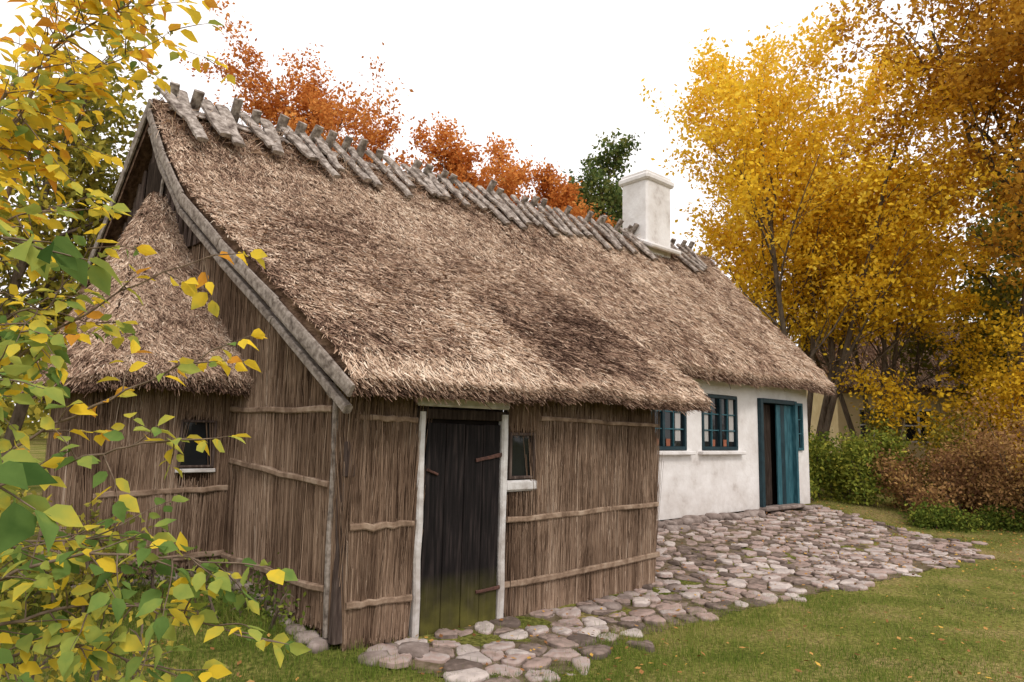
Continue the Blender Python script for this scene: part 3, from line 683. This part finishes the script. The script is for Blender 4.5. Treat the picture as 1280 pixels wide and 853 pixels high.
tree('green_hornbeam_tree',-8.8,11.5,OLV,41,7.0,stems=3,trunk=.2,lean=.3,nch=(10,7,4),ratio=(.36,.5,.5),nleaf=26000,lsize=.06,sig=.18,start=.2,drop=.2,var0=.5)

def bush(name,x,y,rx,ry,h,n,ls,stops,seed,var0=.5):
    R=np.random.default_rng(seed); g=float(ground(x,y))
    E=bpy.data.objects.new(name,None); COL.objects.link(E)
    V=[];F=[];tips=[]
    ns=max(10,int(rx*10))
    for i in range(ns):
        bx=x+R.uniform(-.7,.7)*rx; by=y+R.uniform(-.6,.6)*ry; p=np.array([bx,by,g-.05])
        d=np.array([(bx-x)/rx*.5+R.normal(0,.2),(by-y)/ry*.4+R.normal(0,.2),1.]); d/=np.linalg.norm(d); L=h*R.uniform(.65,1.08); pts=[p]
        for q in range(6): d=d+R.normal(0,.12,3); d/=np.linalg.norm(d); pts.append(pts[-1]+d*L/6)
        tube(V,F,pts,.018,.006,4)
        for q in range(9):
            t=R.uniform(.12,1)*6; a=min(int(t),5); s0=pts[a]+(pts[a+1]-pts[a])*(t-a); dd=d+R.normal(0,.7,3); dd/=np.linalg.norm(dd)
            l2=h*R.uniform(.12,.3); tp=[s0,s0+dd*l2*.5,s0+dd*l2+np.array([0,0,-.03])]; tube(V,F,tp,.007,.003,3)
            tips+= [(tp[1],R.random()),(tp[2],R.random()),((tp[1]+tp[2])/2,R.random())]
    mesh_np('stems',np.array(V),np.array(F),M_bark,None,E)
    T=np.array([t[0] for t in tips]); tv=np.array([t[1] for t in tips]); pk=R.integers(0,len(T),n)
    C=T[pk]+R.normal(0,.09+.035*h,(n,3)); C[:,2]=np.maximum(C[:,2],g+.02)
    Vl,Fl=leafcards(C,ls); mesh_np('leaves',Vl,Fl,mat_var(name+'_leaf',stops,transl=.3,namt=0),var0+.25*(tv[pk]-.5)+R.normal(0,.12,n),E)
RED=[(0,(.08,.04,.025)),(.35,(.25,.13,.065)),(.65,(.42,.25,.10)),(1,(.6,.44,.12))]
GR2=[(0,(.03,.055,.014)),(.35,(.10,.15,.028)),(.65,(.26,.29,.05)),(1,(.6,.52,.08))]
bush('green_bush',7.1,15.2,.9,.9,1.35,10000,.04,GR2,51,.6)
bush('green_bush',8.0,17.0,1.0,1.0,1.3,6000,.045,GR2,58)
bush('russet_bush',9.2,14.6,1.3,1.0,1.5,15000,.036,RED,52)
bush('russet_bush',10.7,13.8,1.4,1.0,2.3,18000,.036,RED,53,.55)
bush('green_hedge',8.9,13.4,1.9,.4,.42,9000,.03,GR2,54,.45)
bush('green_hedge',11.2,12.6,1.8,.45,.6,9000,.03,GR2,55,.45)
bush('yellow_hazel_bush',11.9,15.4,1.3,1.1,4.3,17000,.05,YEL,56,.38)
bush('olive_thicket_bush',10.4,17.2,1.0,1.0,2.3,9000,.05,OLV,60,.6)
bush('yellow_hazel_bush',14.8,18.5,1.5,1.2,5.5,15000,.07,YEL,59,.35)
for nm,X,Y,rx,h,s in (('nettle_plant',2.2,5.5,.35,.30,61),('nettle_plant',1.5,6.05,.5,.28,62)):
    wx,wy=h2w(X,Y); bush(nm,wx,wy,rx,rx,h,500,.022,GR2,s,.4)
n=45000; R=np.random.default_rng(70); cxs=R.uniform(-70,75,160); cys=R.uniform(40,62,160); hs=R.uniform(5,11,160); hv=R.random(160)
pk=R.integers(0,160,n); u=nrm(R.normal(0,1,(n,3)))*R.uniform(.6,1,(n,1))
C=np.stack([cxs[pk]+u[:,0]*3.6,cys[pk]+u[:,1]*3.0,hs[pk]*.5+u[:,2]*hs[pk]*.52],-1)
Vl,Fl=leafcards(C,.33); mesh_np('distant_woods',Vl,Fl,mat_var('woods_leaf',OLV,transl=.3,namt=0),.35+.25*hv[pk]+R.normal(0,.1,n))

# ================================================================= neighbouring yellow cottage
K=bpy.data.objects.new('yellow_cottage',None); COL.objects.link(K); K.location=(11.2,23,.3); K.rotation_euler=(0,0,math.radians(-8))
M_yel=mat_noise('ochre_limewash',[(.3,(.62,.48,.26)),(.7,(.76,.62,.37))],scale=3,bump=.2)
def kbox(n,c,s,m,rot=(0,0,0)): return box(n,c,s,m,K,rot)
kbox('walls',(3.6,2.5,1.6),(7.6,5,3.3),M_yel)
for side in (0,1):
    bb,aa=np.meshgrid(np.linspace(0,1,10),np.linspace(0,1,30),indexing='ij')
    G=np.stack([-.5+8.2*aa,2.5+(-3.1 if side==0 else 3.1)*bb,5.7-2.6*bb+.04*fbm(aa*8,bb*3,1,3)],-1)
    grid_mesh('roof',G,M_thbase,K,(0,0,-.22))
    if side==0:
        nn=9000; a=rng.random(nn); b_=rng.random(nn); P=np.stack([-.5+8.2*a,2.5-3.1*b_,5.72-2.6*b_],-1); D=nrm(np.array([0,-3.1,-2.6])+rng.normal(0,.6,(nn,3)))
        V,F=strands(P,D,nrm(np.array([0,-.6,.8])+rng.normal(0,.3,(nn,3))),rng.uniform(.1,.3,nn),rng.uniform(.02,.04,nn)); mesh_np('roof_straw',V,F,M_thatch,.44+rng.normal(0,.15,nn)+.12*fbm(P[:,0],P[:,1],2,3),K)
for x in (.9,2.3,4.2,5.8):
    kbox('window_pane',(x,-.02,1.85),(.8,.05,1.0),M_glass); kbox('window_mullion',(x,-.055,1.85),(.07,.03,1.0),M_white)
    for dz in (-.52,0,.52): kbox('window_bar',(x,-.06,1.85+dz),(.86,.03,.05),M_white)
kbox('chimney',(2.3,2.5,6.1),(.5,.5,1.1),M_yel); kbox('chimney_cap',(2.3,2.5,6.68),(.62,.62,.14),M_yel)

# ================================================================= foreground shrub
SV=[];SF=[];LP=[];LD=[];LN=[];LS=[];LVv=[]
R=np.random.default_rng(99)
def addleaf(p,d,s,v):
    d=d/np.linalg.norm(d); nn=np.array([0,-.35,.8])+R.normal(0,.5,3); nn-=nn@d*d; nn/=np.linalg.norm(nn)
    LP.append(p);LD.append(d);LN.append(nn);LS.append(s);LVv.append(v)
def twig(p,d,L,yb,ls,depth=0):
    n=max(4,int(L/.028)); pts=[p]; d=d/np.linalg.norm(d)
    for i in range(n):
        d=d+R.normal(0,.07,3)+np.array([0,0,-.02]); d/=np.linalg.norm(d); pts.append(pts[-1]+d*L/n)
        sd=np.cross(d,[0,0,1.]); sd/=np.linalg.norm(sd)+1e-9
        if R.random()<.85:
            dd=d*.5+sd*(1 if i%2 else -1)*.8+np.array([0,0,-.35])+R.normal(0,.25,3); dd/=np.linalg.norm(dd)
            q=pts[-1]+dd*.012
            addleaf(q,dd,ls*R.uniform(.5,1.25),yb+R.normal(0,.18))
        if depth==0 and L>.28 and R.random()<.2:
            twig(pts[-1],d*.6+sd*R.choice([-1,1])*.7+R.normal(0,.2,3),L*.45,yb,ls,1)
    addleaf(pts[-1],d+np.array([0,0,-.2]),ls,yb+R.normal(0,.15))
    tube(SV,SF,pts,.003,.0011,4)
def stem(P,r,ntw,yb,ls=.030,tl=(.12,.36),t0=.3):
    pts=spline(P,26); pts=[p+R.normal(0,.006,3) for p in pts]; tube(SV,SF,pts,r,.002,6)
    for i in range(ntw):
        t=t0+(1-t0)*(i+R.random())/ntw; f=t*25; a=min(int(f),24); q=pts[a]+(pts[a+1]-pts[a])*(f-a); tg=pts[a+1]-pts[a]; tg/=np.linalg.norm(tg)
        twig(q,tg*.6+R.normal(0,.5,3)+np.array([.15,0,.05]),R.uniform(*tl),yb,ls)
    twig(pts[-1],pts[-1]-pts[-3],.15,yb,ls)
Y_=.78
root=(-2.35,2.6,0)
stem([root,(-2.4,2.6,1.4),(-2.2,2.5,2.5),(-1.85,2.5,3.05),(-1.50,2.5,3.32)],.018,42,Y_)
stem([root,(-2.3,2.7,1.5),(-2.15,2.8,2.6),(-2.05,2.8,3.3),(-1.7,2.9,3.8)],.018,38,Y_)
stem([root,(-2.35,2.5,1.4),(-2.1,2.4,2.3),(-1.85,2.4,2.75),(-1.58,2.4,2.98)],.015,36,Y_-.04)
stem([root,(-2.3,2.5,1.4),(-2.2,2.4,2.1),(-1.95,2.35,2.5),(-1.75,2.3,2.75)],.012,34,.68)
stem([root,(-2.3,2.5,1.2),(-2.05,2.35,2.0),(-1.80,2.3,2.30),(-1.62,2.3,2.38)],.012,26,.60)
stem([root,(-2.2,2.4,1.1),(-1.95,2.3,1.75),(-1.7,2.25,1.98),(-1.5,2.2,2.02)],.011,26,.48)
stem([root,(-2.1,2.4,1.2),(-1.75,2.3,1.75),(-1.45,2.25,2.0),(-1.02,2.2,2.2)],.009,8,.76,tl=(.06,.16),t0=.4)
stem([root,(-2.0,2.3,1.1),(-1.65,2.2,1.50),(-1.3,2.2,1.72),(-.97,2.2,1.88)],.009,10,.70,tl=(.06,.18),t0=.4)
stem([root,(-2.0,2.2,1.0),(-1.6,2.1,1.4),(-1.25,2.1,1.56),(-1.0,2.1,1.60)],.009,14,.52,tl=(.08,.2))
stem([root,(-1.9,2.2,.9),(-1.5,2.05,1.18),(-1.15,2.0,1.28),(-.80,2.0,1.26)],.009,20,.42,tl=(.08,.22))
stem([root,(-1.9,2.2,.8),(-1.5,2.1,1.05),(-1.15,2.1,1.12),(-.76,2.05,1.06)],.009,22,.50,tl=(.08,.24))
stem([root,(-1.9,2.2,.6),(-1.6,2.1,.9),(-1.3,2.1,1.0),(-1.02,2.1,.95)],.009,24,.56,tl=(.1,.28))
stem([root,(-2.1,2.2,1.0),(-1.8,1.9,1.5),(-1.55,1.8,1.72),(-1.33,1.75,1.75)],.009,18,.42,tl=(.1,.24))
stem([root,(-2.1,2.3,.8),(-1.8,2.2,1.15),(-1.55,2.1,1.28),(-1.2,2.1,1.30)],.009,28,.42,tl=(.1,.26))
stem([root,(-2.0,2.3,.5),(-1.8,2.2,.78),(-1.5,2.15,.85),(-1.25,2.1,.80)],.009,22,.58,tl=(.1,.28))
stem([(-1.6,1.5,0),(-1.5,1.4,1.0),(-1.25,1.3,1.45),(-1.06,1.25,1.56),(-.93,1.22,1.57)],.007,6,.26,ls=.038,tl=(.05,.12),t0=.65)
stem([(-1.6,1.5,0),(-1.55,1.4,1.2),(-1.3,1.3,1.8),(-1.10,1.25,1.98),(-.96,1.25,2.0)],.007,5,.32,ls=.038,tl=(.05,.12),t0=.65)
SH=bpy.data.objects.new('hazel_shrub',None); COL.objects.link(SH)
mesh_np('branches',np.array(SV),np.array(SF),mat_noise('twig_bark',[(.3,(.10,.07,.05)),(.7,(.25,.19,.14))],scale=20,bump=.2),None,SH,True)
LP=np.array(LP);LD=np.array(LD);LN=np.array(LN);LS=np.array(LS);LVv=np.array(LVv); n=len(LP); LB=np.cross(LN,LD)
fold=R.uniform(.1,.6,n); curl=R.uniform(-.1,.45,n)
def lv(a,b,side):
    s=(LS*2)[:,None]
    return LP+LD*a*s+LB*(b*side)*s+LN*((abs(b)*fold-curl*a*a)[:,None])*s
vs_=[lv(0,0,0),lv(.5,0,0),lv(1.05,0,0),lv(.2,.25,1),lv(.55,.33,1),lv(.85,.14,1),lv(.2,.25,-1),lv(.55,.33,-1),lv(.85,.14,-1)]
V=np.stack(vs_,1).reshape(-1,3); i=np.arange(n)[:,None]*9
tri=np.array([[0,3,1],[3,4,1],[4,5,1],[5,2,1],[0,1,6],[6,1,7],[7,1,8],[8,1,2]])
F=(i[:,:,None]+tri[None]).reshape(-1,3)
M_leaf=mat_var('hazel_leaf',[(0,(.05,.10,.025)),(.3,(.17,.27,.07)),(.5,(.38,.42,.09)),(.68,(.78,.58,.06)),(.9,(.92,.64,.05)),(1,(.7,.33,.05))],transl=.4,nscale=22,namt=.3)
mesh_np('leaves',V,F,M_leaf,np.repeat(LVv,8),SH,True)
bush('bramble_bush',-2.35,3.55,.75,.45,.65,1900,.022,OLV,81,.6)
bush('bramble_bush',-1.45,3.25,.5,.3,.36,500,.02,RED,82,.6)
bush('bramble_bush',-3.6,4.9,1.0,.6,.8,3000,.028,OLV,83,.5)

# ================================================================= light, world, camera
w=bpy.data.worlds.new('World'); scene.world=w; w.use_nodes=True; N=w.node_tree.nodes; L=w.node_tree.links; N.clear()
sky=N.new('ShaderNodeTexSky'); sky.sky_type='NISHITA'; sky.sun_disc=False; sky.sun_elevation=math.radians(48); sky.sun_rotation=math.radians(150); sky.air_density=1; sky.dust_density=4
c=mixc(N,L,.92,sky.outputs[0],(9.9,9.5,9.4,1))
bg=N.new('ShaderNodeBackground'); bg.inputs['Strength'].default_value=.148; o=N.new('ShaderNodeOutputWorld')
L.new(c,bg.inputs[0]); L.new(bg.outputs[0],o.inputs[0])
sl=bpy.data.lights.new('sun','SUN'); sl.energy=1.5; sl.angle=math.radians(12); sl.color=(1,.93,.86)
so=bpy.data.objects.new('sun',sl); COL.objects.link(so)
el=math.radians(48); az=math.radians(150)
dirv=Vector((math.sin(az)*math.cos(el),math.cos(az)*math.cos(el),math.sin(el)))
so.rotation_euler=dirv.to_track_quat('Z','Y').to_euler(); so.location=dirv*50
cam=bpy.data.cameras.new('camera'); cam.lens=24; cam.sensor_width=36; cam.clip_start=.05; cam.clip_end=2000
co=bpy.data.objects.new('camera',cam); COL.objects.link(co)
co.matrix_world=Matrix.Translation((0,0,1.65))@Matrix.Rotation(math.radians(97.58),4,'X')@Matrix.Rotation(math.radians(1.32),4,'Z')
scene.camera=co
scene.view_settings.view_transform='Standard'; scene.view_settings.look='None'; scene.view_settings.exposure=0
